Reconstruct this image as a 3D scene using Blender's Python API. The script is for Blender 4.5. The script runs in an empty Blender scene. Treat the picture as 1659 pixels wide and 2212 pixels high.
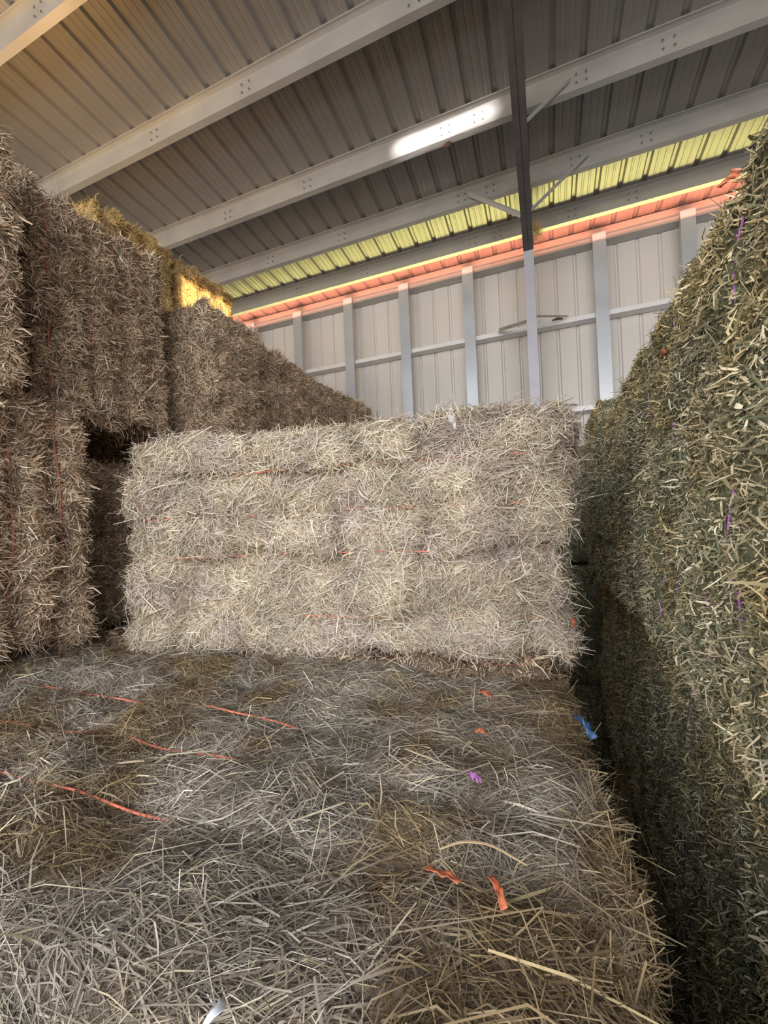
import bpy, math
import numpy as np
from mathutils import Matrix, Vector

SC = bpy.context.scene
COL = SC.collection
Q = 1.0                                   # strand density

# ------------------------------------------------------------------ camera
def cam_axes(yaw, pitch, roll):
    f = np.array([-math.sin(yaw) * math.cos(pitch), math.cos(yaw) * math.cos(pitch), math.sin(pitch)])
    r0 = np.array([math.cos(yaw), math.sin(yaw), 0.0])
    d0 = np.cross(f, r0)
    r = math.cos(roll) * r0 + math.sin(roll) * d0
    d = -math.sin(roll) * r0 + math.cos(roll) * d0
    return r, d, f
r, d, f = cam_axes(math.radians(21.58), math.radians(0.568), math.radians(2.417))
cam = bpy.data.cameras.new('camera')
cam_ob = bpy.data.objects.new('camera', cam)
COL.objects.link(cam_ob)
cam_ob.matrix_world = Matrix(((r[0], -d[0], -f[0], 0), (r[1], -d[1], -f[1], 0), (r[2], -d[2], -f[2], 0), (0, 0, 0, 1)))
cam.sensor_fit = 'VERTICAL'
cam.sensor_height = 36.0
cam.lens = 887.7 / 2212 * 36.0
cam.clip_start = 0.02
cam.clip_end = 300
SC.camera = cam_ob

# ------------------------------------------------------------------ world, sun, lights, exposure
SC.view_settings.view_transform = 'Standard'
SC.view_settings.look = 'None'
SC.view_settings.gamma = 1
SC.view_settings.use_curve_mapping = False
SC.view_settings.exposure = 0.0
world = bpy.data.worlds.new('sky')
SC.world = world
world.use_nodes = True
wn = world.node_tree.nodes
wl = world.node_tree.links
bg = wn['Background']
tc = wn.new('ShaderNodeTexCoord')
sep = wn.new('ShaderNodeSeparateXYZ')
wl.new(tc.outputs['Generated'], sep.inputs[0])
cr = wn.new('ShaderNodeValToRGB')
cr.color_ramp.elements[0].position = 0.0
cr.color_ramp.elements[0].color = (1.0, 0.90, 0.78, 1)
cr.color_ramp.elements[1].position = 0.5
cr.color_ramp.elements[1].color = (0.62, 0.76, 1.0, 1)
wl.new(sep.outputs['Z'], cr.inputs[0])
wl.new(cr.outputs[0], bg.inputs['Color'])
bg.inputs['Strength'].default_value = 1.6

def sun(name, direction, energy, color, angle):
    l = bpy.data.lights.new(name, 'SUN')
    l.energy = energy
    l.color = color
    l.angle = math.radians(angle)
    o = bpy.data.objects.new(name, l)
    COL.objects.link(o)
    o.rotation_euler = Vector(direction).to_track_quat('-Z', 'Y').to_euler()
    return o
def area(name, loc, direction, sx, sy, energy, color, spread=180):
    l = bpy.data.lights.new(name, 'AREA')
    l.shape = 'RECTANGLE'
    l.size, l.size_y = sx, sy
    l.energy = energy
    l.color = color
    l.spread = math.radians(spread)
    o = bpy.data.objects.new(name, l)
    COL.objects.link(o)
    o.location = loc
    m = Vector(direction).to_track_quat('-Z', 'Y')
    o.rotation_euler = m.to_euler()
    return o
# low sun from the right, reaching the golden bales through an opening added to the unseen right wall
sun('low_sun', (-1.0, 0.12, -0.09), 24.0, (1.0, 0.74, 0.40), 0.5)
# open front of the barn: large soft daylight
area('open_front_daylight', (-1.0, -5.2, 2.2), (0, 1, 0.02), 14.0, 4.5, 880.0, (1.0, 0.965, 0.92))
# two added strip lamps under the eave for its red and yellow glow
area('added_eave_strip_red', (-1.0, 7.26, 4.19), (0, 0.12, 1), 15.5, 0.05, 95.0, (1.0, 0.32, 0.19), 112)
area('added_eave_strip_yellow', (-1.0, 7.24, 3.62), (0, -0.44, 0.9), 15.5, 0.10, 44.0, (1.0, 0.92, 0.30), 64)
# added lamp in place of warm bounce off sunlit hay, lights the roof
area('added_warm_roof_lamp', (-5.0, 2.2, 3.1), (0.25, 0.1, 1), 1.6, 1.6, 42.0, (1.0, 0.56, 0.18))
# added narrow lamp that brightens the third purlin
area('added_purlin_lamp', (-1.6, -3.0, 2.4), (0.62, 7.95, 2.27), 1.2, 0.06, 4.6, (1.0, 0.92, 0.88), 2.2)

# ------------------------------------------------------------------ helpers
rng = np.random.default_rng(7)
TBL = np.random.default_rng(3).random((64, 64, 64)).astype(np.float32) * 2 - 1
def noise(p, scale, seed=0):
    q = p / scale + np.array([seed * 7.31, seed * 3.77, seed * 5.13])
    i = np.floor(q).astype(np.int64)
    t = q - i
    t = t * t * (3 - 2 * t)
    out = 0
    for a in (0, 1):
        wa = t[:, 0] if a else 1 - t[:, 0]
        for b in (0, 1):
            wb = t[:, 1] if b else 1 - t[:, 1]
            for c in (0, 1):
                wc = t[:, 2] if c else 1 - t[:, 2]
                out = out + wa * wb * wc * TBL[(i[:, 0] + a) & 63, (i[:, 1] + b) & 63, (i[:, 2] + c) & 63]
    return out
def noise3(p, scale, seed=0):
    return np.stack([noise(p, scale, seed + 11), noise(p, scale, seed + 23), noise(p, scale, seed + 37)], 1)
def unit(v):
    return v / np.maximum(np.linalg.norm(v, axis=-1, keepdims=True), 1e-9)

def link(name, me, mat=None, parent=None):
    o = bpy.data.objects.new(name, me)
    COL.objects.link(o)
    if mat is not None and len(me.materials) == 0:
        me.materials.append(mat)
    if parent is not None:
        o.parent = parent
    return o
def np_mesh(name, V, F, smooth=False):
    """V (n,3), F (m,k) with k constant"""
    me = bpy.data.meshes.new(name)
    V = np.ascontiguousarray(V, dtype=np.float32)
    F = np.ascontiguousarray(F, dtype=np.int32)
    m, k = F.shape
    me.vertices.add(len(V))
    me.vertices.foreach_set('co', V.ravel())
    me.loops.add(m * k)
    me.loops.foreach_set('vertex_index', F.ravel())
    me.polygons.add(m)
    me.polygons.foreach_set('loop_start', np.arange(0, m * k, k, dtype=np.int32))
    me.polygons.foreach_set('loop_total', np.full(m, k, dtype=np.int32))
    if smooth:
        me.polygons.foreach_set('use_smooth', np.ones(m, dtype=bool))
    me.update(calc_edges=True)
    return me
class MB:
    def __init__(s):
        s.v = []; s.f = []
    def add(s, vs, fs):
        n = len(s.v); s.v += [tuple(v) for v in vs]; s.f += [tuple(i + n for i in q) for q in fs]
    def box(s, a, b):
        x0, y0, z0 = a; x1, y1, z1 = b
        s.add([(x0, y0, z0), (x1, y0, z0), (x1, y1, z0), (x0, y1, z0), (x0, y0, z1), (x1, y0, z1), (x1, y1, z1), (x0, y1, z1)],
              [(0, 3, 2, 1), (4, 5, 6, 7), (0, 1, 5, 4), (1, 2, 6, 5), (2, 3, 7, 6), (3, 0, 4, 7)])
    def sweep(s, prof, path, up):
        """open profile of (u, w) offsets, thickness given already, along straight path p0 -> p1; u across, w along up"""
        p0, p1 = Vector(path[0]), Vector(path[1])
        t = (p1 - p0).normalized(); w = Vector(up); w = (w - w.dot(t) * t).normalized(); u = t.cross(w)
        n = len(prof)
        vs = [p0 + u * a + w * b for a, b in prof] + [p1 + u * a + w * b for a, b in prof]
        fs = [(i, (i + 1) % n, n + (i + 1) % n, n + i) for i in range(n)]
        fs += [tuple(range(n))[::-1], tuple(range(n, 2 * n))]
        s.add(vs, fs)
    def tube(s, pts, r, k=6, taper=1.0):
        pts = [Vector(p) for p in pts]; rings = []
        for i, p in enumerate(pts):
            t = (pts[min(i + 1, len(pts) - 1)] - pts[max(i - 1, 0)]).normalized()
            a = t.orthogonal().normalized() if i == 0 else (a - a.dot(t) * t).normalized()
            b = t.cross(a); rr = r * (1 + (taper - 1) * i / max(1, len(pts) - 1))
            rings.append([p + (a * math.cos(2 * math.pi * j / k) + b * math.sin(2 * math.pi * j / k)) * rr for j in range(k)])
        vs = [v for q in rings for v in q]; fs = []
        for i in range(len(rings) - 1):
            for j in range(k):
                fs.append((i * k + j, i * k + (j + 1) % k, (i + 1) * k + (j + 1) % k, (i + 1) * k + j))
        fs.append(tuple(range(k))[::-1]); fs.append(tuple(range((len(rings) - 1) * k, len(rings) * k)))
        s.add(vs, fs)
    def build(s, name, mat, parent=None, smooth=False, origin=None):
        me = bpy.data.meshes.new(name)
        v = s.v
        if origin is not None:
            v = [(a - origin[0], b - origin[1], c - origin[2]) for a, b, c in v]
        me.from_pydata(v, [], s.f)
        if smooth:
            me.polygons.foreach_set('use_smooth', [True] * len(me.polygons))
        me.update()
        o = link(name, me, mat, parent)
        if origin is not None:
            o.location = origin
        return o
def tag(o, label=None, cat=None, group=None, kind=None):
    if label: o['label'] = label
    if cat: o['category'] = cat
    if group: o['group'] = group
    if kind: o['kind'] = kind
    return o
def empty(name, loc, rz=0.0):
    o = bpy.data.objects.new(name, None)
    o.empty_display_size = 0.2
    COL.objects.link(o)
    o.location = loc
    o.rotation_euler = (0, 0, rz)
    return o

# ------------------------------------------------------------------ materials
def base_mat(name, color, rough=0.6, metal=0.0, spec=0.5):
    m = bpy.data.materials.new(name)
    m.use_nodes = True
    b = m.node_tree.nodes['Principled BSDF']
    b.inputs['Base Color'].default_value = (*color, 1)
    b.inputs['Roughness'].default_value = rough
    b.inputs['Metallic'].default_value = metal
    b.inputs['Specular IOR Level'].default_value = spec
    return m
def mottled(name, c1, c2, scale, rough, metal, bump=0.0, stretch=(1, 1, 1), r2=None):
    m = base_mat(name, c1, rough, metal)
    N, L = m.node_tree.nodes, m.node_tree.links
    b = N['Principled BSDF']
    t = N.new('ShaderNodeTexCoord'); mp = N.new('ShaderNodeMapping'); mp.inputs['Scale'].default_value = stretch
    n = N.new('ShaderNodeTexNoise'); n.inputs['Scale'].default_value = scale; n.inputs['Detail'].default_value = 5
    r_ = N.new('ShaderNodeValToRGB')
    r_.color_ramp.elements[0].color = (*c1, 1); r_.color_ramp.elements[1].color = (*c2, 1)
    r_.color_ramp.elements[0].position = 0.35; r_.color_ramp.elements[1].position = 0.65
    L.new(t.outputs['Object'], mp.inputs[0]); L.new(mp.outputs[0], n.inputs['Vector']); L.new(n.outputs['Fac'], r_.inputs[0]); L.new(r_.outputs[0], b.inputs['Base Color'])
    if r2 is not None:
        mr = N.new('ShaderNodeMapRange'); mr.inputs['To Min'].default_value = rough; mr.inputs['To Max'].default_value = r2
        L.new(n.outputs['Fac'], mr.inputs[0]); L.new(mr.outputs[0], b.inputs['Roughness'])
    if bump:
        bp = N.new('ShaderNodeBump'); bp.inputs['Strength'].default_value = bump; bp.inputs['Distance'].default_value = 0.01
        L.new(n.outputs['Fac'], bp.inputs['Height']); L.new(bp.outputs[0], b.inputs['Normal'])
    return m
def straw_mat(name, stops, tint=0.25, scale=5.0, rough=0.6, spec=0.25, patch=None):
    """each strand takes its own colour of the ramp; slow noise varies the growth colour across the bale"""
    m = base_mat(name, (0.5, 0.4, 0.3), rough, 0, spec)
    N, L = m.node_tree.nodes, m.node_tree.links
    b = N['Principled BSDF']
    g = N.new('ShaderNodeNewGeometry')
    r_ = N.new('ShaderNodeValToRGB')
    e = r_.color_ramp.elements
    while len(e) < len(stops): e.new(0.5)
    for i, (p, c) in enumerate(stops):
        e[i].position = p; e[i].color = (*c, 1)
    L.new(g.outputs['Random Per Island'], r_.inputs[0])
    t = N.new('ShaderNodeTexCoord'); n = N.new('ShaderNodeTexNoise'); n.inputs['Scale'].default_value = scale; n.inputs['Detail'].default_value = 3
    L.new(t.outputs['Object'], n.inputs['Vector'])
    mr = N.new('ShaderNodeMapRange'); mr.inputs['From Min'].default_value = 0.3; mr.inputs['From Max'].default_value = 0.7
    mr.inputs['To Min'].default_value = 1 - tint; mr.inputs['To Max'].default_value = 1 + tint
    L.new(n.outputs['Fac'], mr.inputs[0])
    mx = N.new('ShaderNodeMix'); mx.data_type = 'RGBA'; mx.blend_type = 'MULTIPLY'; mx.inputs[0].default_value = 1
    L.new(r_.outputs[0], mx.inputs[6]); L.new(mr.outputs[0], mx.inputs[7])
    out = mx.outputs[2]
    if patch:
        n2 = N.new('ShaderNodeTexNoise'); n2.inputs['Scale'].default_value = patch[0]; n2.inputs['Detail'].default_value = 2
        L.new(t.outputs['Object'], n2.inputs['Vector'])
        m2 = N.new('ShaderNodeMapRange'); m2.inputs['From Min'].default_value = 0.48; m2.inputs['From Max'].default_value = 0.62
        L.new(n2.outputs['Fac'], m2.inputs[0])
        mm = N.new('ShaderNodeMix'); mm.data_type = 'RGBA'; mm.blend_type = 'MULTIPLY'
        mm.inputs[7].default_value = (*patch[1], 1)
        L.new(m2.outputs[0], mm.inputs[0]); L.new(out, mm.inputs[6]); out = mm.outputs[2]
    L.new(out, b.inputs['Base Color'])
    return m
M = {}
M['galv'] = mottled('galvanized_steel', (0.42, 0.41, 0.395), (0.48, 0.47, 0.45), 2.5, 0.34, 0.35, 0.0, r2=0.42)
M['girt'] = mottled('galvanized_girt_painted_sheen', (0.74, 0.75, 0.77), (0.80, 0.81, 0.83), 3, 0.4, 0.1)  # sky reflection painted in as a brighter base colour
M['post'] = mottled('galvanized_post_sky_tint', (0.47, 0.50, 0.55), (0.53, 0.56, 0.61), 2.5, 0.36, 0.45, 0.0, r2=0.42)  # blue cast of the sky put into the steel colour
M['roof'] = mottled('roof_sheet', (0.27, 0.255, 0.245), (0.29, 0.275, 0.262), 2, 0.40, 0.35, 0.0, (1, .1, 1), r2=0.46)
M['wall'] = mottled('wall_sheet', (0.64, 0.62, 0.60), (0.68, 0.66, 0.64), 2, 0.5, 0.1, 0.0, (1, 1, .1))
M['rafter'] = mottled('painted_dark_steel', (0.10, 0.09, 0.09), (0.13, 0.12, 0.12), 6, 0.5, 0.2)
M['column'] = mottled('painted_column_steel', (0.40, 0.40, 0.46), (0.44, 0.44, 0.50), 3, 0.5, 0.3)
M['strut'] = mottled('eave_steel', (0.55, 0.50, 0.46), (0.60, 0.55, 0.5), 6, 0.5, 0.2)
M['bolt'] = base_mat('bolt_steel', (0.25, 0.25, 0.25), 0.4, 0.8)
M['hole'] = base_mat('bolt_hole', (0.03, 0.03, 0.03), 0.8)
M['dirt'] = mottled('packed_dirt', (0.10, 0.085, 0.07), (0.15, 0.13, 0.105), 3, 0.95, 0, 0.3)
M['nest'] = mottled('dried_mud', (0.09, 0.05, 0.03), (0.15, 0.09, 0.05), 40, 0.95, 0, 0.5)
M['twine_orange'] = base_mat('orange_twine', (0.80, 0.22, 0.13), 0.5)
M['twine_red'] = base_mat('faded_red_twine', (0.42, 0.13, 0.10), 0.6)
M['twine_purple'] = base_mat('purple_twine', (0.48, 0.16, 0.55), 0.5)
M['orange'] = mottled('orange_scrap', (0.50, 0.11, 0.05), (0.60, 0.19, 0.09), 30, 0.6, 0)
M['purple'] = mottled('purple_scrap', (0.50, 0.17, 0.52), (0.68, 0.30, 0.66), 60, 0.5, 0)
M['blue'] = base_mat('blue_scrap', (0.04, 0.10, 0.22), 0.5)
M['white'] = mottled('pale_scrap', (0.60, 0.64, 0.70), (0.75, 0.80, 0.86), 20, 0.5, 0)
M['leaf'] = mottled('dry_husk', (0.42, 0.38, 0.36), (0.55, 0.50, 0.48), 20, 0.7, 0)
M['blade'] = mottled('dry_blade', (0.50, 0.36, 0.20), (0.62, 0.47, 0.28), 20, 0.6, 0)

M['core_grass'] = straw_mat('grass_hay_shaded_core', [(0, (0.20, 0.165, 0.125)), (1, (0.25, 0.21, 0.165))], 0.4, 12)  # all cores kept dark: shade between strands put into the colour
M['core_brown'] = straw_mat('brown_hay_shaded_core', [(0, (0.13, 0.095, 0.065)), (1, (0.16, 0.12, 0.08))], 0.4, 12)
M['core_green'] = straw_mat('alfalfa_shaded_core', [(0, (0.095, 0.10, 0.06)), (1, (0.12, 0.12, 0.075))], 0.4, 14)
M['core_gold'] = straw_mat('golden_shaded_core', [(0, (0.22, 0.15, 0.07)), (1, (0.28, 0.20, 0.10))], 0.4, 12)
M['straw_front'] = straw_mat('grass_hay_straw', [(0, (0.34, 0.25, 0.17)), (0.25, (0.50, 0.405, 0.30)), (0.55, (0.63, 0.55, 0.44)), (0.8, (0.74, 0.66, 0.55)), (1, (0.72, 0.68, 0.45))], 0.2, 6, patch=(5.0, (0.88, 0.86, 0.93)))
M['straw_fore'] = straw_mat('grass_hay_top_straw', [(0, (0.15, 0.12, 0.09)), (0.35, (0.28, 0.24, 0.19)), (0.62, (0.37, 0.325, 0.265)), (0.86, (0.50, 0.45, 0.37)), (0.95, (0.50, 0.45, 0.26)), (1, (0.78, 0.73, 0.64))], 0.28, 5, patch=(3.0, (0.72, 0.60, 0.42)))  # brown patches of the hay, deepened to stand for shade
M['straw_brown'] = straw_mat('brown_hay_straw', [(0, (0.26, 0.155, 0.09)), (0.35, (0.50, 0.365, 0.245)), (0.72, (0.70, 0.55, 0.40)), (1, (0.90, 0.77, 0.60))], 0.2, 6)
M['straw_gold'] = straw_mat('golden_hay_straw', [(0, (0.46, 0.30, 0.11)), (0.5, (0.64, 0.45, 0.18)), (1, (0.76, 0.58, 0.28))], 0.2, 6)
M['straw_green'] = straw_mat('alfalfa_straw', [(0, (0.13, 0.135, 0.08)), (0.38, (0.26, 0.26, 0.165)), (0.6, (0.45, 0.40, 0.26)), (0.82, (0.68, 0.59, 0.39)), (1, (0.88, 0.82, 0.64))], 0.25, 5, patch=(3.0, (1.0, 0.90, 0.74)))

# ------------------------------------------------------------------ bale body
def cube_grid(h, step):
    """unwelded six-sided grid on a box of half sizes h, then welded"""
    V = []; F = []; n0 = 0
    for ax in range(3):
        u, v = (ax + 1) % 3, (ax + 2) % 3
        nu = max(2, int(round(2 * h[u] / step))); nv = max(2, int(round(2 * h[v] / step)))
        gu, gv = np.meshgrid(np.linspace(-h[u], h[u], nu + 1), np.linspace(-h[v], h[v], nv + 1), indexing='ij')
        for sgn in (-1, 1):
            P = np.zeros((gu.size, 3)); P[:, ax] = sgn * h[ax]; P[:, u] = gu.ravel(); P[:, v] = gv.ravel()
            i, j = np.meshgrid(np.arange(nu), np.arange(nv), indexing='ij')
            a = (i * (nv + 1) + j).ravel()
            q = np.stack([a, a + nv + 1, a + nv + 2, a + 1], 1)
            if sgn < 0: q = q[:, ::-1]
            V.append(P); F.append(q + n0); n0 += len(P)
    V = np.concatenate(V); F = np.concatenate(F)
    key = np.round(V * 1e5).astype(np.int64)
    _, idx, inv = np.unique(key, axis=0, return_index=True, return_inverse=True)
    return V[idx], inv.ravel()[F]

class Bale:
    """length along local x; twine loops run round the x/c plane at offsets along b"""
    def __init__(s, size, c=2, wob=0.03, gw=0.022, strings=(), radius=0.07, seed=0, flakes=0.17, lump=0.022, groove=0.022, fgroove=0.014, step=0.03, big=0.02, end_cells=0.24):
        s.h = np.array(size) / 2; s.c = c; s.b = 3 - c; s.strings = np.array(strings, float); s.r = radius; s.seed = seed
        s.wob = wob; s.gw = gw; s.lump = lump; s.groove = groove; s.fg = fgroove; s.step = step; s.big = big
        g = np.random.default_rng(seed + 100)
        x = -s.h[0]; fl = []
        while x < s.h[0]:
            x += flakes * g.uniform(0.6, 1.5); fl.append(x)
        s.fl = np.array(fl)
        z = -s.h[c]; cl = []
        while z < s.h[c]:
            z += end_cells * g.uniform(0.7, 1.4); cl.append(z)
        s.cl = np.array(cl)
        s.cellrand = g.uniform(-1, 1, (64, 64, 6))
    def surf(s, p, detail=True):
        h, r_ = s.h, s.r
        inner = np.clip(p, -(h - r_), h - r_)
        dr = unit(p - inner)
        pos = inner + dr * r_
        a = np.abs(dr)
        w = pos + noise3(pos, 0.24, s.seed) * s.wob + noise3(pos, 0.07, s.seed + 1) * 0.012
        out = -0.018 + noise(pos, 0.55, s.seed + 2) * s.big + noise(pos, 0.16, s.seed + 3) * s.lump * 0.6 + noise(pos, 0.06, s.seed + 4) * 0.008
        on_b = a[:, s.b] > 0.75
        bq = pos[:, s.b] + (w[:, s.b] - pos[:, s.b]) * 0.5
        if len(s.strings):
            dist = np.abs(bq[:, None] - s.strings[None]).min(1)
            g = np.exp(-(dist / s.gw) ** 2)
            out -= np.where(on_b, 0, 1) * s.groove * g
            out += np.where(on_b, 0, 1) * s.lump * 0.45 * np.clip(dist / 0.1, 0, 1)
        jb = np.searchsorted(s.strings, bq) if len(s.strings) else np.zeros(len(p), int)
        w[:, 0] += s.cellrand[jb & 63, 3, 1] * 0.07 * (1 - a[:, 0])
        # seams between flakes along the length, or clumps on the ends
        fx = np.abs(w[:, 0][:, None] - s.fl[None]).min(1); ix = np.searchsorted(s.fl, w[:, 0])
        fc = np.abs(w[:, s.c][:, None] - s.cl[None]).min(1); ic = np.searchsorted(s.cl, w[:, s.c])
        e = a[:, 0]
        out -= (1 - e) * s.fg * np.exp(-(fx / 0.018) ** 2) + e * s.fg * 0.8 * np.exp(-(fc / 0.02) ** 2)
        k = np.where(e > 0.7, ic, ix); q = np.where(e > 0.7, fc, fx)
        face = np.argmax(a, 1) * 2 + (np.take_along_axis(dr, np.argmax(a, 1)[:, None], 1)[:, 0] > 0)
        out += s.cellrand[k & 63, jb & 63, face] * s.lump * np.clip(q / 0.05, 0, 1)
        return pos + dr * out[:, None], dr
    def body(s):
        V, F = cube_grid(s.h, s.step)
        P, dr = s.surf(V)
        P[:, 2] += s.h[2]
        s.V, s.F = P, F
        return P, F
    def twine(s, b, lift=0.006, rad=0.0028, wob=0.004, sink=None):
        h = s.h; c = s.c; n = 60
        path = []
        def seg(p0, p1, k):
            for t in np.linspace(0, 1, k, endpoint=False): path.append(p0 * (1 - t) + p1 * t)
        corners = []
        for sx, sc in ((-1, -1), (1, -1), (1, 1), (-1, 1)):
            p = np.zeros(3); p[0] = sx * h[0]; p[c] = sc * h[c]; p[s.b] = b; corners.append(p)
        for i in range(4):
            seg(corners[i], corners[(i + 1) % 4], int(np.linalg.norm(corners[(i + 1) % 4] - corners[i]) / 0.04) + 2)
        path = np.array(path)
        P, dr = s.surf(path)
        out = np.einsum('ij,ij->i', P - path, dr)
        P = P + dr * (lift + noise(path, 0.16, s.seed + 70) * 0.007)[:, None]
        if sink is not None:               # buried in the hay beyond this point
            P = P - dr * (0.03 * np.clip((path[:, 0] - sink + 0.12 * noise(path, 0.3, 5)) / 0.12, 0, 1))[:, None]
        P[:, s.b] = b + noise(path, 0.3, s.seed + 50) * wob * 2
        # smooth: twine is taut
        for _ in range(6):
            P = 0.5 * P + 0.25 * (np.roll(P, 1, 0) + np.roll(P, -1, 0))
        P[:, 2] += h[2]
        m = len(P); k = 6
        T = unit(np.roll(P, -1, 0) - np.roll(P, 1, 0))
        B = np.zeros_like(T); B[:, s.b] = 1; A = np.cross(T, B)
        ang = np.arange(k) * 2 * math.pi / k
        V = (P[:, None] + rad * (A[:, None] * np.cos(ang)[None, :, None] + B[:, None] * np.sin(ang)[None, :, None] * 1.3)).reshape(-1, 3)
        i, j = np.meshgrid(np.arange(m), np.arange(k), indexing='ij')
        F = np.stack([i * k + j, i * k + (j + 1) % k, ((i + 1) % m) * k + (j + 1) % k, ((i + 1) % m) * k + j], -1).reshape(-1, 4)
        return V, F

def strands(V, F, n, weight, style, seed, length=(0.06, 0.3), width=0.002, lift=0.006, along=(1, 0, 0), spread=0.5, clump=0.8, out=1.0, droop=0.25, tilt=0.15, bend=0.08, rad_clip=None):
    g = np.random.default_rng(seed)
    T = np.concatenate([F[:, [0, 1, 2]], F[:, [0, 2, 3]]])
    a, b, c = V[T[:, 0]], V[T[:, 1]], V[T[:, 2]]
    N = np.cross(b - a, c - a); ar = np.linalg.norm(N, axis=1); N = unit(N)
    w = ar * weight(N, (a + b + c) / 3)
    cum = np.cumsum(w); n = int(n)
    idx = np.searchsorted(cum, g.random(n) * cum[-1]); idx = np.clip(idx, 0, len(T) - 1)
    u, v = g.random(n), g.random(n); sw = u + v > 1; u[sw] = 1 - u[sw]; v[sw] = 1 - v[sw]
    p = a[idx] + (b[idx] - a[idx]) * u[:, None] + (c[idx] - a[idx]) * v[:, None]
    nn = N[idx]
    L = length[0] * np.exp(g.normal(0, length[1], n)); W = width * np.exp(g.normal(0, 0.35, n))
    if style == 'lay':
        ax = np.array(along, float)[None] + 0 * p
        ax = ax + (0.25 * np.abs(nn @ np.array(along, float)) > 0.18)[:, None] * np.array([0, 0, 3.0])
        t = unit(ax - (ax * nn).sum(1)[:, None] * nn)
        th = noise(p, 0.10, seed) * clump * 1.6 + noise(p, 0.035, seed + 5) * clump * 0.7 + g.normal(0, spread, n)
        t2 = np.cross(nn, t)
        dr = t * np.cos(th)[:, None] + t2 * np.sin(th)[:, None]
        dr = unit(dr + nn * (g.normal(0, tilt, n) + 0.04)[:, None])
        dr *= np.where(g.random(n) < 0.5, -1, 1)[:, None]
        off = np.abs(g.normal(0, lift, n))
        mid = p + nn * off[:, None]
        p0 = mid - dr * (L / 2)[:, None]; p1 = mid + dr * (L / 2)[:, None]
        bv = g.normal(0, 1, (n, 3)) * (L * bend)[:, None]
        pm = mid + bv
        p0 = p0 - nn * (L * bend * g.random(n))[:, None]; p1 = p1 - nn * (L * bend * g.random(n))[:, None]
        wv = unit(np.cross(dr, nn + g.normal(0, 0.45, (n, 3))))
    else:
        vf = noise3(p, 0.055, seed) * clump * 1.6 + noise3(p, 0.02, seed + 3) * clump
        dr = unit(nn * out + vf + g.normal(0, spread, (n, 3)) + np.array([0, 0, -droop]))
        flip = (dr * nn).sum(1) < 0.03
        dr[flip] = unit(dr[flip] + nn[flip] * (0.06 - (dr[flip] * nn[flip]).sum(1))[:, None])
        p0 = p - nn * 0.006 + nn * np.abs(g.normal(0, lift, n))[:, None]
        p1 = p0 + dr * L[:, None]
        pm = (p0 + p1) / 2 + g.normal(0, 1, (n, 3)) * (L * bend)[:, None]
        p1[:, 2] -= L * 0.1 * g.random(n)
        wv = unit(np.cross(dr, nn + g.normal(0, 0.6, (n, 3))))
    Wv = wv * (W / 2)[:, None]
    VV = np.stack([p0 - Wv * .9, p0 + Wv * .9, pm - Wv, pm + Wv, p1 - Wv * .55, p1 + Wv * .55], 1).reshape(-1, 3)
    k = np.arange(n)[:, None] * 6
    FF = np.concatenate([k + np.array([[0, 1, 3, 2]]), k + np.array([[2, 3, 5, 4]])])
    return VV, FF

def face_weight(px=0, nx=0, py=0, ny=0, pz=0, nz=0):
    ww = np.array([[px, nx], [py, ny], [pz, nz]], float)
    def fn(N, c):
        a = N ** 2
        return (a[:, 0] * np.where(N[:, 0] > 0, ww[0, 0], ww[0, 1]) + a[:, 1] * np.where(N[:, 1] > 0, ww[1, 0], ww[1, 1]) + a[:, 2] * np.where(N[:, 2] > 0, ww[2, 0], ww[2, 1]))
    return fn

def cat(*vf):
    V = []; F = []; n = 0
    for v, f_ in vf:
        V.append(v); F.append(f_ + n); n += len(v)
    return np.concatenate(V), np.concatenate(F)

def make_bale(bale, straw_sets, mat_core, mat_straw, mat_twine, loc, rz, label, group=None, twines=None, twine_rad=0.0028, twine_lift=0.006, sink=None):
    root = empty('hay_bale', loc, rz)
    tag(root, label, 'hay bale', group)
    V, F = bale.body()
    link('packed_hay', np_mesh('packed_hay', V, F, True), mat_core, root)
    sets = [strands(V, F, int(s.pop('n') * Q), s.pop('weight'), s.pop('style'), bale.seed * 31 + i, **s) for i, s in enumerate([dict(q) for q in straw_sets])]
    SV, SF = cat(*sets)
    o = link('loose_straw', np_mesh('loose_straw', SV, SF), mat_straw, root)
    o['kind'] = 'stuff'
    for b in (bale.strings if twines is None else twines):
        tv, tf = bale.twine(b, twine_lift, twine_rad, sink=sink)
        link('twine', np_mesh('twine', tv, tf, True), mat_twine, root)
    return root
def dup(root, loc, rz, label, scale=(1, 1, 1), group=None):
    c = root.copy(); COL.objects.link(c); c.location = loc; c.rotation_euler = (0, 0, rz); c.scale = scale
    c['label'] = label
    if group: c['group'] = group
    for ch in list(root.children):
        k = ch.copy(); COL.objects.link(k); k.parent = c
    return c

# ------------------------------------------------------------------ the setting
FLOOR = -2.97
SL = math.radians(6.72)
ZE, YE = 4.527, 7.5                       # roof sheet height at the eave
def roof_z(y): return ZE + (YE - y) * math.tan(SL)
X0, X1 = -13.0, 7.0
Y0 = -3.2
m = MB(); m.box((-60, -60, FLOOR - 0.1), (60, 60, FLOOR))
tag(m.build('floor', M['dirt']), kind='structure')

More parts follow.
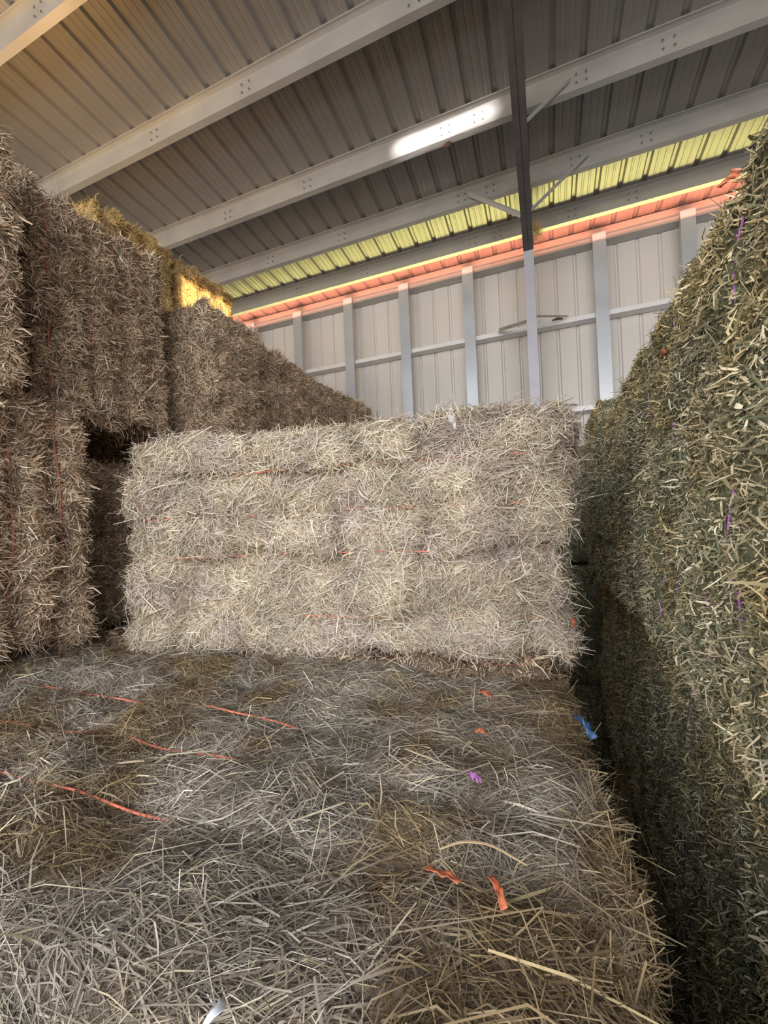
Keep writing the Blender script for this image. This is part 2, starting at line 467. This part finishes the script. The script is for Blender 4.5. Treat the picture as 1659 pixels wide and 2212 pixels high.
def sheet_profile(x0, x1, pitch, first, depth=0.030, w=0.082, slope=0.024, sw=0.003):
    """(x, recess) points seen from inside: flat pans, narrow recessed ribs, two shallow swages per pan"""
    pts = [(x0, 0)]
    x = first
    while x < x0 + 0.2: x += pitch
    while x < x1 - 0.3:
        pts += [(x - w / 2, 0), (x - w / 2 + slope, depth), (x + w / 2 - slope, depth), (x + w / 2, 0)]
        for q in (0.36, 0.64):
            c = x + pitch * q
            pts += [(c - 0.016, 0), (c - 0.008, sw), (c + 0.008, sw), (c + 0.016, 0)]
        x += pitch
    pts.append((x1, 0))
    return pts
# roof sheets: ribs run down the slope
prof = sheet_profile(X0, X1, 0.3048, -0.04 - 0.3048 * 60)
V = []; n = len(prof); th = 0.004
for y in (Y0, YE + 0.08):
    for lay in (0, th):
        V += [(x, y, roof_z(y) + rc + lay) for x, rc in prof]
F = []
for i in range(n - 1):
    F.append((i, i + 1, 2 * n + i + 1, 2 * n + i))
    F.append((n + i, 3 * n + i, 3 * n + i + 1, n + i + 1))
F += [(0, 2 * n, 3 * n, n), (n - 1, 2 * n - 1, 4 * n - 1, 3 * n - 1)]
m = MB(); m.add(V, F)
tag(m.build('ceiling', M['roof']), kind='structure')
# back wall sheets, ribs upright; the top stops short of the roof and leaves a slot
YW, ZT = 7.62, 4.315
prof = sheet_profile(X0, X1, 0.3048, -0.30 - 0.3048 * 60, 0.026, 0.06, 0.02, 0.0008)
V = []
for z in (FLOOR, ZT):
    for lay in (0, th):
        V += [(x, YW + rc + lay, z) for x, rc in prof]
F = []
for i in range(n - 1 if False else len(prof) - 1):
    k = len(prof)
    F.append((i, 2 * k + i, 2 * k + i + 1, i + 1))
    F.append((k + i, k + i + 1, 3 * k + i + 1, 3 * k + i))
    F.append((2 * k + i, 3 * k + i, 3 * k + i + 1, 2 * k + i + 1))
m = MB(); m.add(V, F)
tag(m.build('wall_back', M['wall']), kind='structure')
m = MB(); m.box((X0 - 0.05, Y0, FLOOR), (X0, YW, roof_z(0) + 0.2))
tag(m.build('wall_left', M['wall']), kind='structure')
VY0, VY1, VZ0, VZ1 = 2.17, 2.92, 3.42, 3.73      # opening added to let in and shape the sun patch
m = MB(); m.box((X1, Y0, FLOOR), (X1 + 0.05, VY0, roof_z(0) + 0.2)); m.box((X1, VY1, FLOOR), (X1 + 0.05, YW, roof_z(0) + 0.2))
m.box((X1, VY0, FLOOR), (X1 + 0.05, VY1, VZ0)); m.box((X1, VY0, VZ1), (X1 + 0.05, VY1, roof_z(0) + 0.2))
tag(m.build('wall_right', M['wall']), kind='structure')

# ------------------------------------------------------------------ steel framing
def z_section(hh, fl, t, lip):
    """closed outline of a thin Z: top flange towards -u, bottom flange towards +u; (u, w) with w up"""
    o = [(0, 0), (fl, 0), (fl, lip), (fl - t, lip), (fl - t, t), (t, t), (t, hh), (-fl, hh), (-fl, hh - lip), (-fl + t, hh - lip), (-fl + t, hh - t), (0, hh - t)]
    return o
def c_section(hh, fl, t, lip):
    return [(0, 0), (fl, 0), (fl, lip), (fl - t, lip), (fl - t, t), (t, t), (t, hh - t), (fl - t, hh - t), (fl - t, hh - lip), (fl, hh - lip), (fl, hh), (0, hh)]
pur = [(6.88, 0.235, 'lowest Z-shaped steel roof purlin, edged by the bright yellow glow at the eave'),
       (5.98, 0.26, 'second roof purlin up from the eave, two braces tie it to the rafter'),
       (4.95, 0.28, 'third roof purlin up from the eave, brightly shining and carrying a small mud nest'),
       (3.70, 0.27, 'fourth roof purlin up from the eave, long grey steel band above the tall left bales'),
       (2.46, 0.27, 'nearest roof purlin, cut off by the upper left corner of the photo')]
for y, hh, lab in pur + [(1.2, 0.27, None), (-0.05, 0.27, None), (-1.3, 0.27, None), (-2.6, 0.27, None)]:
    zb = roof_z(y) - hh - 0.002
    m = MB()
    m.sweep([(-u, w) for u, w in z_section(hh, 0.075, 0.004, 0.018)], ((X0, y, zb), (X1, y, zb)), (0, math.sin(SL), math.cos(SL)))
    o = m.build('roof_purlin', M['galv'])
    if lab:
        tag(o, lab, 'steel purlin', 'roof purlins')
        for xb in (-4.3, -2.9, -0.95, -0.55, 0.55, 1.35):
            if y < 3 and xb > -4: continue
            for dx in (-0.05, 0.05):
                for dz in (0.07, 0.16):
                    bm_ = MB(); bm_.tube([(xb + dx, y + 0.001, zb + dz), (xb + dx, y - 0.010, zb + dz)], 0.010, 6)
                    bm_.build('bolt', M['bolt'], o)
    else:
        tag(o, 'roof purlin above and behind the viewpoint', 'steel purlin', 'roof purlins behind the viewpoint')
# eave strut: C channel right under the roof edge
m = MB(); m.sweep([(-u, w) for u, w in c_section(0.17, 0.07, 0.004, 0.018)], ((X0, YE - 0.02, ZE - 0.19), (X1, YE - 0.02, ZE - 0.19)), (0, 0, 1))
tag(m.build('eave_strut', M['strut']), 'flat steel eave strut glowing red between roof edge and wall top', 'steel strut')
# girts
gl = [(4.250, 'top wall girt, steel channel along the upper edge of the ribbed wall'),
      (3.045, 'middle wall girt, galvanized channel coloured bright with reflection, crossing behind the posts'),
      (1.575, 'lowest visible wall girt, steel bar coloured bright with reflection, beside the straw stack on the right')]
for z, lab in gl:
    m = MB()
    # web lies flat, flange with lip faces the barn
    sec = [(0, 0), (0.19, 0), (0.19, 0.004), (0.004, 0.004), (0.004, 0.070), (0.019, 0.070), (0.019, 0.074), (0, 0.074)]
    m.sweep([(-u, w) for u, w in sec], ((X0, 7.40, z), (X1, 7.40, z)), (0, 0, 1))
    tag(m.build('wall_girt', M['galv'] if z > 4 else M['girt']), lab, 'steel girt', 'wall girts')
for z, in ((0.25,), (-1.2,)):
    m = MB(); m.sweep([(-u, w) for u, w in sec], ((X0, 7.40, z), (X1, 7.40, z)), (0, 0, 1))
    tag(m.build('wall_girt', M['galv']), 'wall girt low behind the stacked bales', 'steel girt', 'low wall girts behind bales')
# posts
YP = 7.33
pl = [(-0.637, 'leftmost visible wall post, just beyond the far brown bales'),
      (-0.4766, 'second steel wall post from the left, behind the far bale row'),
      (-0.3171, 'third steel wall post from the left, between second and fourth'),
      (-0.1537, 'fourth steel wall post from the left, nearest on the left of the dark rafter column'),
      (0.1305, 'wide bright wall post just right of the grey column'),
      (0.2904, 'rightmost visible wall post, half hidden by the tall green bale')]
for k, lab in pl + [(-0.80, None), (-0.96, None), (0.45, None)]:
    x = k * YP; w2 = 0.095
    m = MB()
    t = 0.004
    sec = [(-w2, 0), (w2, 0), (w2, 0.07), (w2 - 0.02, 0.07), (w2 - 0.02, 0.066), (w2 - t, 0.066), (w2 - t, t), (-w2 + t, t), (-w2 + t, 0.066), (-w2 + 0.02, 0.066), (-w2 + 0.02, 0.07), (-w2, 0.07)]
    m.add([(x + u, YP + v, z) for z in (FLOOR, 4.345) for u, v in sec], [(i, (i + 1) % 12, 12 + (i + 1) % 12, 12 + i) for i in range(12)] + [tuple(range(12))[::-1], tuple(range(12, 24))])
    o = m.build('wall_post', M['post'])
    if lab: tag(o, lab, 'steel post', 'wall posts')
    else: tag(o, 'steel wall post hidden behind the stacked bales', 'steel post', 'hidden wall posts')
# main frame: tapered rafter and column (I sections)
RX = -0.088; RW = 0.072
def raf_b(y): return 3.93 + (6.62 - y) * math.tan(SL)
fr = empty('roof_rafter', (RX, 6.62, 3.93))
tag(fr, 'dark steel rafter crossing the ceiling from the top edge down to the grey column', 'steel rafter')
def loc_build(mb, name, mat, par):
    o = mb.build(name, mat, None, origin=tuple(par.location)); o.location = (0, 0, 0); o.parent = par; return o
def quadprism(mb, pts_yz, xa, xb):
    n = len(pts_yz)
    mb.add([(xa, y, z) for y, z in pts_yz] + [(xb, y, z) for y, z in pts_yz],
           [tuple(range(n))[::-1], tuple(range(n, 2 * n))] + [(i, (i + 1) % n, n + (i + 1) % n, n + i) for i in range(n)])
m = MB(); quadprism(m, [(6.62, raf_b(6.62)), (Y0, raf_b(Y0)), (Y0, raf_b(Y0) + 0.012), (6.62, raf_b(6.62) + 0.012)], RX - RW, RX + RW)
loc_build(m, 'bottom_flange', M['rafter'], fr)
m = MB(); quadprism(m, [(7.3, raf_b(7.3)), (Y0, raf_b(Y0)), (Y0, roof_z(Y0) - 0.29), (7.3, roof_z(7.3) - 0.29)], RX - 0.005, RX + 0.005)
loc_build(m, 'web', M['rafter'], fr)
m = MB(); quadprism(m, [(7.3, roof_z(7.3) - 0.29), (Y0, roof_z(Y0) - 0.29), (Y0, roof_z(Y0) - 0.278), (7.3, roof_z(7.3) - 0.278)], RX - RW, RX + RW)
loc_build(m, 'top_flange', M['rafter'], fr)
co = empty('frame_column', (RX, 6.95, FLOOR))
tag(co, 'grey steel frame column standing before the ribbed wall, topped by the dark rafter', 'steel column')
m = MB(); quadprism(m, [(6.62, 3.93), (6.632, 3.93), (6.79, FLOOR), (6.778, FLOOR)], RX - RW, RX + RW)
loc_build(m, 'inner_flange', M['column'], co)
m = MB(); quadprism(m, [(6.62, 3.92), (7.28, 3.92), (7.28, FLOOR), (6.79, FLOOR)], RX - 0.005, RX + 0.005)
loc_build(m, 'web', M['column'], co)
m = MB(); m.box((RX - RW, 7.28, FLOOR), (RX + RW, 7.292, 4.2))
loc_build(m, 'outer_flange', M['column'], co)
# braces (angle irons)
def brace(p0, p1, lab, w=0.045):
    m = MB(); t = 0.005
    m.sweep([(0, 0), (w, 0), (w, t), (t, t), (t, w), (0, w)], (p0, p1), (0.3, -1, 0.2))
    mid = [(a + b) / 2 for a, b in zip(p0, p1)]
    tag(m.build('flange_brace', M['galv'], origin=mid), lab, 'steel brace', 'angle braces')
brace((0.44, 4.93, 4.64), (RX + 0.06, 4.90, 4.33), 'angle brace from the shining purlin down to the dark rafter')
brace((0.70, 5.95, 4.55), (RX + 0.06, 5.93, 4.02), 'long angle brace on the right of the rafter, below the yellow-lit roof')
brace((-0.84, 5.95, 4.56), (RX - 0.06, 5.93, 4.02), 'long angle brace on the left of the rafter, below the yellow-lit roof')
brace((0.44, 7.36, 3.115), (RX + 0.06, 6.70, 2.93), 'short wall brace right of the column on the middle girt')
brace((-0.62, 7.36, 3.115), (RX - 0.06, 6.70, 2.88), 'short wall brace left of the column on the middle girt')
brace((0.52, 7.36, 1.65), (RX + 0.06, 6.72, 1.58), 'short wall brace right of the column on the lowest girt')
# nests
def blob(name, loc, size, mat, seed, label, cat_, sub=24):
    g = np.linspace(0, math.pi, sub); h_ = np.linspace(0, 2 * math.pi, sub * 2, endpoint=False)
    A, B = np.meshgrid(g, h_, indexing='ij')
    P = np.stack([np.sin(A) * np.cos(B), np.sin(A) * np.sin(B), np.cos(A)], -1).reshape(-1, 3)
    s_ = 1 + 0.22 * noise(P, 0.5, seed) + 0.10 * noise(P, 0.2, seed + 1)
    P = P * s_[:, None] * np.array(size)
    i, j = np.meshgrid(np.arange(sub - 1), np.arange(2 * sub), indexing='ij')
    F = np.stack([i * 2 * sub + j, (i + 1) * 2 * sub + j, (i + 1) * 2 * sub + (j + 1) % (2 * sub), i * 2 * sub + (j + 1) % (2 * sub)], -1).reshape(-1, 4)
    o = link(name, np_mesh(name, P, F, True), mat); o.location = loc
    return tag(o, label, cat_)
blob('mud_nest', (-0.93, 4.99, 4.50), (0.055, 0.03, 0.035), M['nest'], 5, 'small brown mud nest hanging under the shining third purlin', 'nest')
blob('mud_nest', (0.30, 7.45, 3.135), (0.085, 0.05, 0.035), M['nest'], 9, 'dark reddish mud nest sitting on the middle wall girt', 'nest')
# straw nest where the rafter meets the eave
g = np.random.default_rng(5)
k = 420
c0 = np.array([0.035, 6.62, 4.20]) + g.normal(0, 1, (k, 3)) * np.array([0.03, 0.05, 0.07])
dv = unit(g.normal(0, 1, (k, 3)) * np.array([1, 1, 0.8])) * g.uniform(0.03, 0.09, k)[:, None]
wv = unit(np.cross(dv, g.normal(0, 1, (k, 3)))) * 0.002
VV = np.stack([c0 - wv, c0 + wv, c0 + dv + wv, c0 + dv - wv], 1).reshape(-1, 3) - np.array([0.035, 6.62, 4.20])
o = link('bird_nest', np_mesh('bird_nest', VV, np.arange(4 * k).reshape(-1, 4)), M['straw_gold']); o.location = (0.035, 6.62, 4.20)
tag(o, 'wispy straw nest clinging to the rafter beside the yellow eave glow', 'nest')

# ------------------------------------------------------------------ bales
SPACE = 0.2
# foreground bale, lies under the viewpoint
fw = dict(px=1.2, pz=1.0, ny=0.9, nx=0.3)
fore = Bale((2.42, 1.22, 1.18), c=2, strings=(-0.285, -0.075, 0.125, 0.335), radius=0.09, seed=1, wob=0.05, flakes=0.22, lump=0.022, groove=0.012, fgroove=0.012, step=0.022, big=0.02)
make_bale(fore, [
    dict(n=150000, weight=face_weight(**fw), style='lay', length=(0.075, 0.45), width=0.0015, lift=0.004, spread=0.42, clump=0.6, tilt=0.10),
    dict(n=42000, weight=face_weight(**fw), style='lay', length=(0.08, 0.45), width=0.0019, lift=0.008, spread=0.8, clump=0.6, tilt=0.16),
    dict(n=2300, weight=face_weight(px=0.35, pz=1, ny=0.8), style='lay', length=(0.12, 0.3), width=0.0027, lift=0.014, spread=1.2, clump=0.3, tilt=0.18, bend=0.05),
    dict(n=22000, weight=face_weight(px=1.5, ny=1.2, pz=0.1), style='cut', length=(0.045, 0.3), width=0.002, spread=0.5, out=0.6, droop=0.3)],
    M['core_grass'], M['straw_fore'], M['twine_orange'], (-1.13, 0.885, -0.60 - 1.16), math.radians(2.1),
    'wide greenish grey hay bale under the viewpoint, crossed by orange twine', twines=(-0.285, -0.075, 0.125), twine_rad=0.0028, twine_lift=0.013, sink=0.40)

# bale facing the viewpoint
yawF = math.radians(9.2)
front = Bale((1.98, 1.2, 1.0), c=1, wob=0.10, strings=(-0.31, -0.04, 0.14, 0.33), radius=0.10, seed=2, flakes=0.34, lump=0.042, groove=0.007, fgroove=0.034, step=0.022, big=0.03)
cxF = np.array([(-1.86 + 0.06) / 2, (1.385 + 1.695) / 2])
nF = np.array([-math.sin(yawF), math.cos(yawF)])
cF = cxF + nF * 0.58
make_bale(front, [
    dict(n=90000, weight=face_weight(ny=1, pz=0.5, px=0.5, nx=0.5), style='lay', length=(0.055, 0.4), width=0.0024, lift=0.006, spread=0.45, clump=0.95, tilt=0.14),
    dict(n=42000, weight=face_weight(ny=1, pz=0.5, px=0.4, nx=0.4), style='lay', length=(0.06, 0.4), width=0.0024, lift=0.014, spread=0.8, clump=1.2, tilt=0.28),
    dict(n=1200, weight=face_weight(ny=1, pz=0.8, px=0.4, nx=0.4), style='lay', length=(0.13, 0.25), width=0.003, lift=0.02, spread=1.3, clump=1.0, tilt=0.2, bend=0.05),
    dict(n=26000, weight=face_weight(ny=0.4, pz=0.4, px=1.2, nx=1.2), style='cut', length=(0.055, 0.35), width=0.0023, spread=0.6, out=0.5, droop=0.35)],
    M['core_grass'], M['straw_front'], M['twine_orange'], (cF[0], cF[1], -0.61), yawF,
    'pale shaggy hay bale in the middle facing the viewpoint, resting on lower bales', twine_rad=0.0024, twine_lift=0.004)

# brown bales of the left stack
LS = (-0.30, -0.10, 0.09, 0.28)
def brown(seed, mat_s, mat_c, loc, label, n=1.0, strings=LS, tw=None):
    bl = Bale((2.4, 0.84, 1.2), c=2, strings=strings, radius=0.075, seed=seed, flakes=0.2, lump=0.03, groove=0.05, fgroove=0.02, step=0.026, big=0.025, gw=0.035, wob=0.02)
    return make_bale(bl, [
        dict(n=72000 * n, weight=face_weight(px=1, ny=0.7, pz=0.35, py=0.2, nz=0.15), style='cut', length=(0.034, 0.4), width=0.0034, spread=0.40, clump=0.85, out=0.42, droop=0.12),
        dict(n=18000 * n, weight=face_weight(px=1, ny=0.7, pz=0.35, py=0.2), style='lay', along=(0.2, 1, 0.1), length=(0.055, 0.35), width=0.0030, lift=0.008, spread=0.9, clump=0.7, tilt=0.3)],
        mat_c, mat_s, M['twine_red'] if tw is None else tw, loc, 0.0, label, 'bales of the left stack', twine_rad=0.0036, twine_lift=0.022)
def at(xface, y0, z0): return (xface - 1.2, y0, z0)
GL = 'bales of the left stack'
bU1 = brown(11, M['straw_brown'], M['core_brown'], at(-2.35, 1.66, 0.60), 'tall brown hay bale high on the left with four upright red twines', 1.15)
bU1.scale = (1, 0.97, 1.045)
bL1 = brown(12, M['straw_brown'], M['core_brown'], at(-2.17, 0.99, -0.575), 'lower left brown hay bale standing beside the dark gap', 1.15)
def dupb(src, xface, yc, z0, label, sy=1.0, sz=1.0, rz=0.0, group=GL):
    return dup(src, at(xface, yc, z0), rz, label, (1, sy, sz), group)
dupb(bL1, -2.14, 0.71, 0.62, 'brown hay bale cut by the left edge of the photo, above the lower left bale', 1.0, 0.97)
dupb(bU1, -2.13, 2.50, 0.42, 'first brown bale beyond the tall left one, its pale end turned to the viewpoint', 0.66, 0.99)
dupb(bL1, -2.27, 3.20, 0.42, 'second brown bale beyond the tall left one, under the sunlit golden bale', 0.96, 0.97)
dupb(bU1, -2.27, 4.10, 0.42, 'third brown bale in the row running back to the wall', 1.10, 0.965)
dupb(bL1, -2.27, 5.05, 0.42, 'farthest brown bale of the row running back to the wall', 1.05, 0.955)
for yc, lab in ((1.88, 'brown bale deep in the dark gap left of the pale front bale'), (2.78, 'brown bale hidden low behind the pale front bale'), (3.7, 'brown bale low in the hidden middle of the left row'), (4.65, 'brown bale low at the hidden far end of the left row')):
    dupb(bL1 if yc > 3 else bU1, -2.52 if yc < 2 else -2.35, yc, -0.60, lab, 1.03, 0.86)
# golden bales on top, set back
bG = brown(13, M['straw_gold'], M['core_gold'], at(-3.66, 2.90, 1.80), 'golden hay bale on top of the left stack, nearer of the two', 0.8)
dupb(bG, -3.66, 3.83, 1.77, 'golden hay bale on top of the left stack, struck by a bright patch of sun', 1.02, 1.0)
# lower layer on the floor
low = dup(bL1, at(0.06 - 0.02, 0.86, FLOOR), 0, 'hay bale on the floor below the foreground bale, lost in the dark gap', (1.0, 1.38, 0.985), 'bottom layer of bales')
dup(bL1, at(0.06, 2.07, FLOOR), 0, 'hay bale on the floor, two below the pale front bale', (1.0, 1.4, 0.985), 'bottom layer of bales')
dup(bL1, at(0.03, 2.10, FLOOR + 1.225), 0, 'hay bale directly under the pale front bale, same level as the foreground bale', (0.99, 1.4, 0.985), 'bottom layer of bales')
for i, yc in enumerate((0.85, 2.07, 3.3, 4.5)):
    for j in (0, 1):
        lv = 'floor' if j == 0 else 'second'
        dup(bU1, at(-2.42, yc, FLOOR + 1.19 * j), 0, 'buried left stack bale of the %s layer, %s from the viewpoint' % (lv, ('first', 'second', 'third', 'farthest')[i]), (1.0, 1.38, 0.985), 'buried bales of the left stack')

# ------------------------------------------------------------------ green chopped-stem bales on the right
RS = (-0.30, -0.12, 0.07, 0.26)
def green(seed, loc, label, n=1.0):
    bl = Bale((2.4, 0.9, 1.22), c=2, strings=RS, radius=0.085, seed=seed, flakes=0.2, lump=0.02, groove=0.014, fgroove=0.012, step=0.026, big=0.03)
    ww = dict(px=1, ny=0.4, pz=0.4, py=0.7, nz=0.12)
    return make_bale(bl, [
        dict(n=110000 * n, weight=face_weight(**ww), style='cut', length=(0.018, 0.4), width=0.0034, spread=0.8, clump=0.5, out=0.30, droop=0.1, lift=0.002),
        dict(n=30000 * n, weight=face_weight(**ww), style='lay', along=(0.1, 1, 0.2), length=(0.026, 0.4), width=0.0034, lift=0.008, spread=1.0, clump=0.5, tilt=0.35),
        dict(n=1500 * n, weight=face_weight(**ww), style='cut', length=(0.05, 0.25), width=0.003, spread=0.9, clump=0.5, out=0.5, droop=0.2)],
        M['core_green'], M['straw_green'], M['twine_purple'], loc, math.pi, label, 'green bales of the right stack', twine_rad=0.0026, twine_lift=0.004)
def atr(xface, yc, z0): return (xface + 1.2, yc, z0)
GR = 'green bales of the right stack'
g1 = green(21, atr(0.345, 0.92, -0.545), 'nearest tall green hay bale on the right, filling the upper right edge', 1.5)
g2 = green(22, atr(0.365, 1.81, -0.54), 'second green hay bale of the right stack, with short purple twines showing')
def dupg(src, xface, yc, z0, label, sy=1.0, sz=1.0, rz=math.pi, group=GR):
    return dup(src, atr(xface, yc, z0), rz, label, (1, sy, sz), group)
dupg(g1, 0.37, 2.72, -0.56, 'third green hay bale of the right stack, behind the second', 1.0, 0.99)
dupg(g2, 0.33, 3.66, -0.57, 'fourth green hay bale of the right stack, with a squared rim against the wall', 1.05, 1.10)
dupg(g1, 0.085, 5.0, -0.56, 'farthest green hay bale, peeping out between front bale and right stack', 0.95, 0.99)
for i, yc in enumerate((0.75, 1.70, 2.65, 3.60)):
    dupg((g2, g1)[i % 2], (0.385, 0.43, 0.42, 0.40)[i], yc, FLOOR + 1.2, 'green bale of the second layer on the right, %s along the dark gap' % ('nearest', 'second', 'third', 'farthest')[i], 1.03, 0.985)
    dupg((g1, g2)[i % 2], 0.44, yc, FLOOR, 'green bale on the floor under the right stack, %s along the dark gap' % ('nearest', 'second', 'third', 'farthest')[i], 1.03, 0.985)

for i, z_ in enumerate((FLOOR + 1.2, FLOOR)):  # unseen bales added to keep light out of the gap
    dup(bL1, at(1.75, -0.58, z_), 0, 'added unseen bale behind the viewpoint, keeps light out of the gap, %s layer' % ('second', 'floor')[i], (1.0, 1.38, 0.985), 'added light-blocking bales behind the viewpoint')
    dup(bL1, at(-0.70, -0.58, z_), 0, 'added unseen light-blocking bale behind and left of the viewpoint, %s layer' % ('second', 'floor')[i], (1.0, 1.38, 0.985), 'added light-blocking bales behind the viewpoint')
for lv, z_ in (('second layer', FLOOR + 1.2), ('floor', FLOOR)):
    dupg(g1, 0.085, 4.98, z_, 'green bale of the %s at the far end of the dark gap' % lv, 1.0, 0.985)
# ------------------------------------------------------------------ small things lying on the bales
def strip(name, pts, width, mat, label, cat_, up=(0, 0, 1), seed=0, crumple=0.0, thick=0.0012, taper=None):
    """bent ribbon with thickness along a path"""
    pts = np.array(pts, float); n = 14
    tt = np.linspace(0, len(pts) - 1, n); i = np.clip(tt.astype(int), 0, len(pts) - 2); fr_ = tt - i
    P = pts[i] * (1 - fr_)[:, None] + pts[i + 1] * fr_[:, None]
    for _ in range(2): P[1:-1] = 0.5 * P[1:-1] + 0.25 * (P[:-2] + P[2:])
    o0 = P.mean(0); T = unit(np.gradient(P, axis=0)); U = np.array(up, float)[None] + 0 * P
    S = unit(np.cross(T, U)); Nn = np.cross(S, T)
    ws = np.full(n, width) if taper is None else width * np.interp(np.linspace(0, 1, n), *taper)
    m_ = 7; rows = []
    for a in np.linspace(-0.5, 0.5, m_):
        Pq = P + S * (ws * a)[:, None]
        dz = noise(Pq * 1.0, 0.008, seed) * crumple + noise(Pq, 0.02, seed + 1) * crumple
        rows.append(Pq + Nn * dz[:, None])
    top = np.stack(rows, 1); bot = top - Nn[:, None] * thick
    V = np.concatenate([top.reshape(-1, 3), bot.reshape(-1, 3)]) - o0
    F = []; K = n * m_
    for a in range(n - 1):
        for b in range(m_ - 1):
            q = a * m_ + b
            F.append((q, q + 1, q + m_ + 1, q + m_)); F.append((K + q, K + q + m_, K + q + m_ + 1, K + q + 1))
    for a in range(n - 1):
        F.append((a * m_, (a + 1) * m_, K + (a + 1) * m_, K + a * m_)); q = a * m_ + m_ - 1
        F.append((q, K + q, K + q + m_, q + m_))
    for b in range(m_ - 1):
        F.append((b, K + b, K + b + 1, b + 1)); q = (n - 1) * m_ + b; F.append((q, q + 1, K + q + 1, K + q))
    o = link(name, np_mesh(name, V, np.array(F), True), mat); o.location = o0
    return tag(o, label, cat_)
ZT_ = -0.545
strip('orange_scrap', [(-0.195, 0.612, ZT_ + .002), (-0.177, 0.600, ZT_ + .007), (-0.160, 0.606, ZT_ + .007), (-0.143, 0.598, ZT_)], 0.012, M['orange'], 'crumpled orange scrap half buried in hay, left of the other near one', 'scrap', seed=3, crumple=0.006)
strip('orange_scrap', [(-0.100, 0.617, ZT_ + .008), (-0.087, 0.604, ZT_ + .012), (-0.084, 0.590, ZT_ + .010), (-0.076, 0.578, ZT_ + .004)], 0.011, M['orange'], 'twisted orange scrap lying at the lower right on the foreground bale', 'scrap', seed=4, crumple=0.007)
strip('orange_scrap', [(-0.205, 1.224, ZT_ + .012), (-0.188, 1.220, ZT_ + .018), (-0.170, 1.215, ZT_ + .010)], 0.020, M['orange'], 'round orange scrap farthest back on the foreground bale, near the pale bale', 'scrap', seed=5, crumple=0.006)
strip('orange_scrap', [(-0.185, 1.020, ZT_ + .008), (-0.172, 1.016, ZT_ + .014), (-0.158, 1.018, ZT_ + .006)], 0.014, M['orange'], 'small orange scrap between the purple tuft and the farthest orange scrap', 'scrap', seed=6, crumple=0.006)
# purple tuft: fan of frayed twine fibres
g = np.random.default_rng(9); V = []; F = []
for i in range(34):
    a = math.radians(g.uniform(-110, 110)) + math.radians(60)
    rr = g.uniform(0.012, 0.019); z_ = g.uniform(0.0, 0.006)
    ca, sa = math.cos(a), math.sin(a); w_ = 0.0016
    nb = len(V)
    for rr_, zz, ww_ in ((0.0, 0.0, w_ * .5), (rr * .6, 0.006 + z_, w_), (rr, 0.003 + z_ * .5, w_ * .9)):
        V += [(ca * rr_ - sa * ww_, sa * rr_ + ca * ww_, zz), (ca * rr_ + sa * ww_, sa * rr_ - ca * ww_, zz)]
    F += [(nb, nb + 1, nb + 3, nb + 2), (nb + 2, nb + 3, nb + 5, nb + 4)]
o = link('purple_tuft', np_mesh('purple_tuft', np.array(V), np.array(F)), M['purple']); o.location = (-0.159, 0.822, ZT_ + 0.012)
tag(o, 'small purple fan-shaped tuft of frayed twine on the foreground bale', 'twine tuft')
strip('blue_scrap', [(0.045, 1.185, ZT_ + .004), (0.065, 1.150, ZT_ + .006), (0.083, 1.115, ZT_ - .018)], 0.022, M['blue'], 'blue scrap caught on the right edge of the foreground bale', 'scrap', seed=8, crumple=0.012)
strip('pale_scrap', [(-0.372, 0.372, ZT_ - 0.002), (-0.362, 0.357, ZT_ + .004), (-0.372, 0.338, ZT_)], 0.011, M['white'], 'bluish white scrap at the bottom edge of the photo', 'scrap', seed=10, crumple=0.004, taper=([0, .5, 1], [.3, 1, .5]))
strip('long_straw', [(-0.182, 0.640, ZT_ + .010), (-0.150, 0.655, ZT_ + .020), (-0.105, 0.662, ZT_ + .022), (-0.050, 0.652, ZT_ + .010)], 0.0045, M['blade'], 'long curved tan blade of straw above the two near orange scraps', 'straw blade', seed=11, crumple=0.0, taper=([0, .2, .8, 1], [.6, 1, 1, .3]))

strip('dry_husk', [(-0.33, 1.545, 0.375), (-0.315, 1.535, 0.35), (-0.305, 1.545, 0.31)], 0.03, M['leaf'], 'pale grey leaf hanging near the top of the middle bale', 'leaf', up=(0, -1, 0.1), seed=12, crumple=0.01, taper=([0, .4, 1], [.5, 1, .1]))
strip('orange_scrap', [(0.372, 1.01, 0.645), (0.367, 1.025, 0.655), (0.37, 1.04, 0.645)], 0.016, M['orange'], 'orange tuft on the high right edge of the nearest green bale', 'scrap', up=(-1, 0, 0.2), seed=13, crumple=0.02)
strip('orange_scrap', [(0.36, 1.47, 0.46), (0.355, 1.485, 0.47), (0.36, 1.50, 0.46)], 0.012, M['orange'], 'small orange bit on the rim of the second green bale', 'scrap', up=(-1, 0, 0.2), seed=14, crumple=0.012)
strip('orange_scrap', [(0.07, 1.66, -0.40), (0.078, 1.655, -0.42), (0.07, 1.65, -0.435)], 0.012, M['orange'], 'tiny orange scrap at the right edge of the middle bale, low down', 'scrap', up=(0.5, -1, 0.2), seed=15, crumple=0.006)
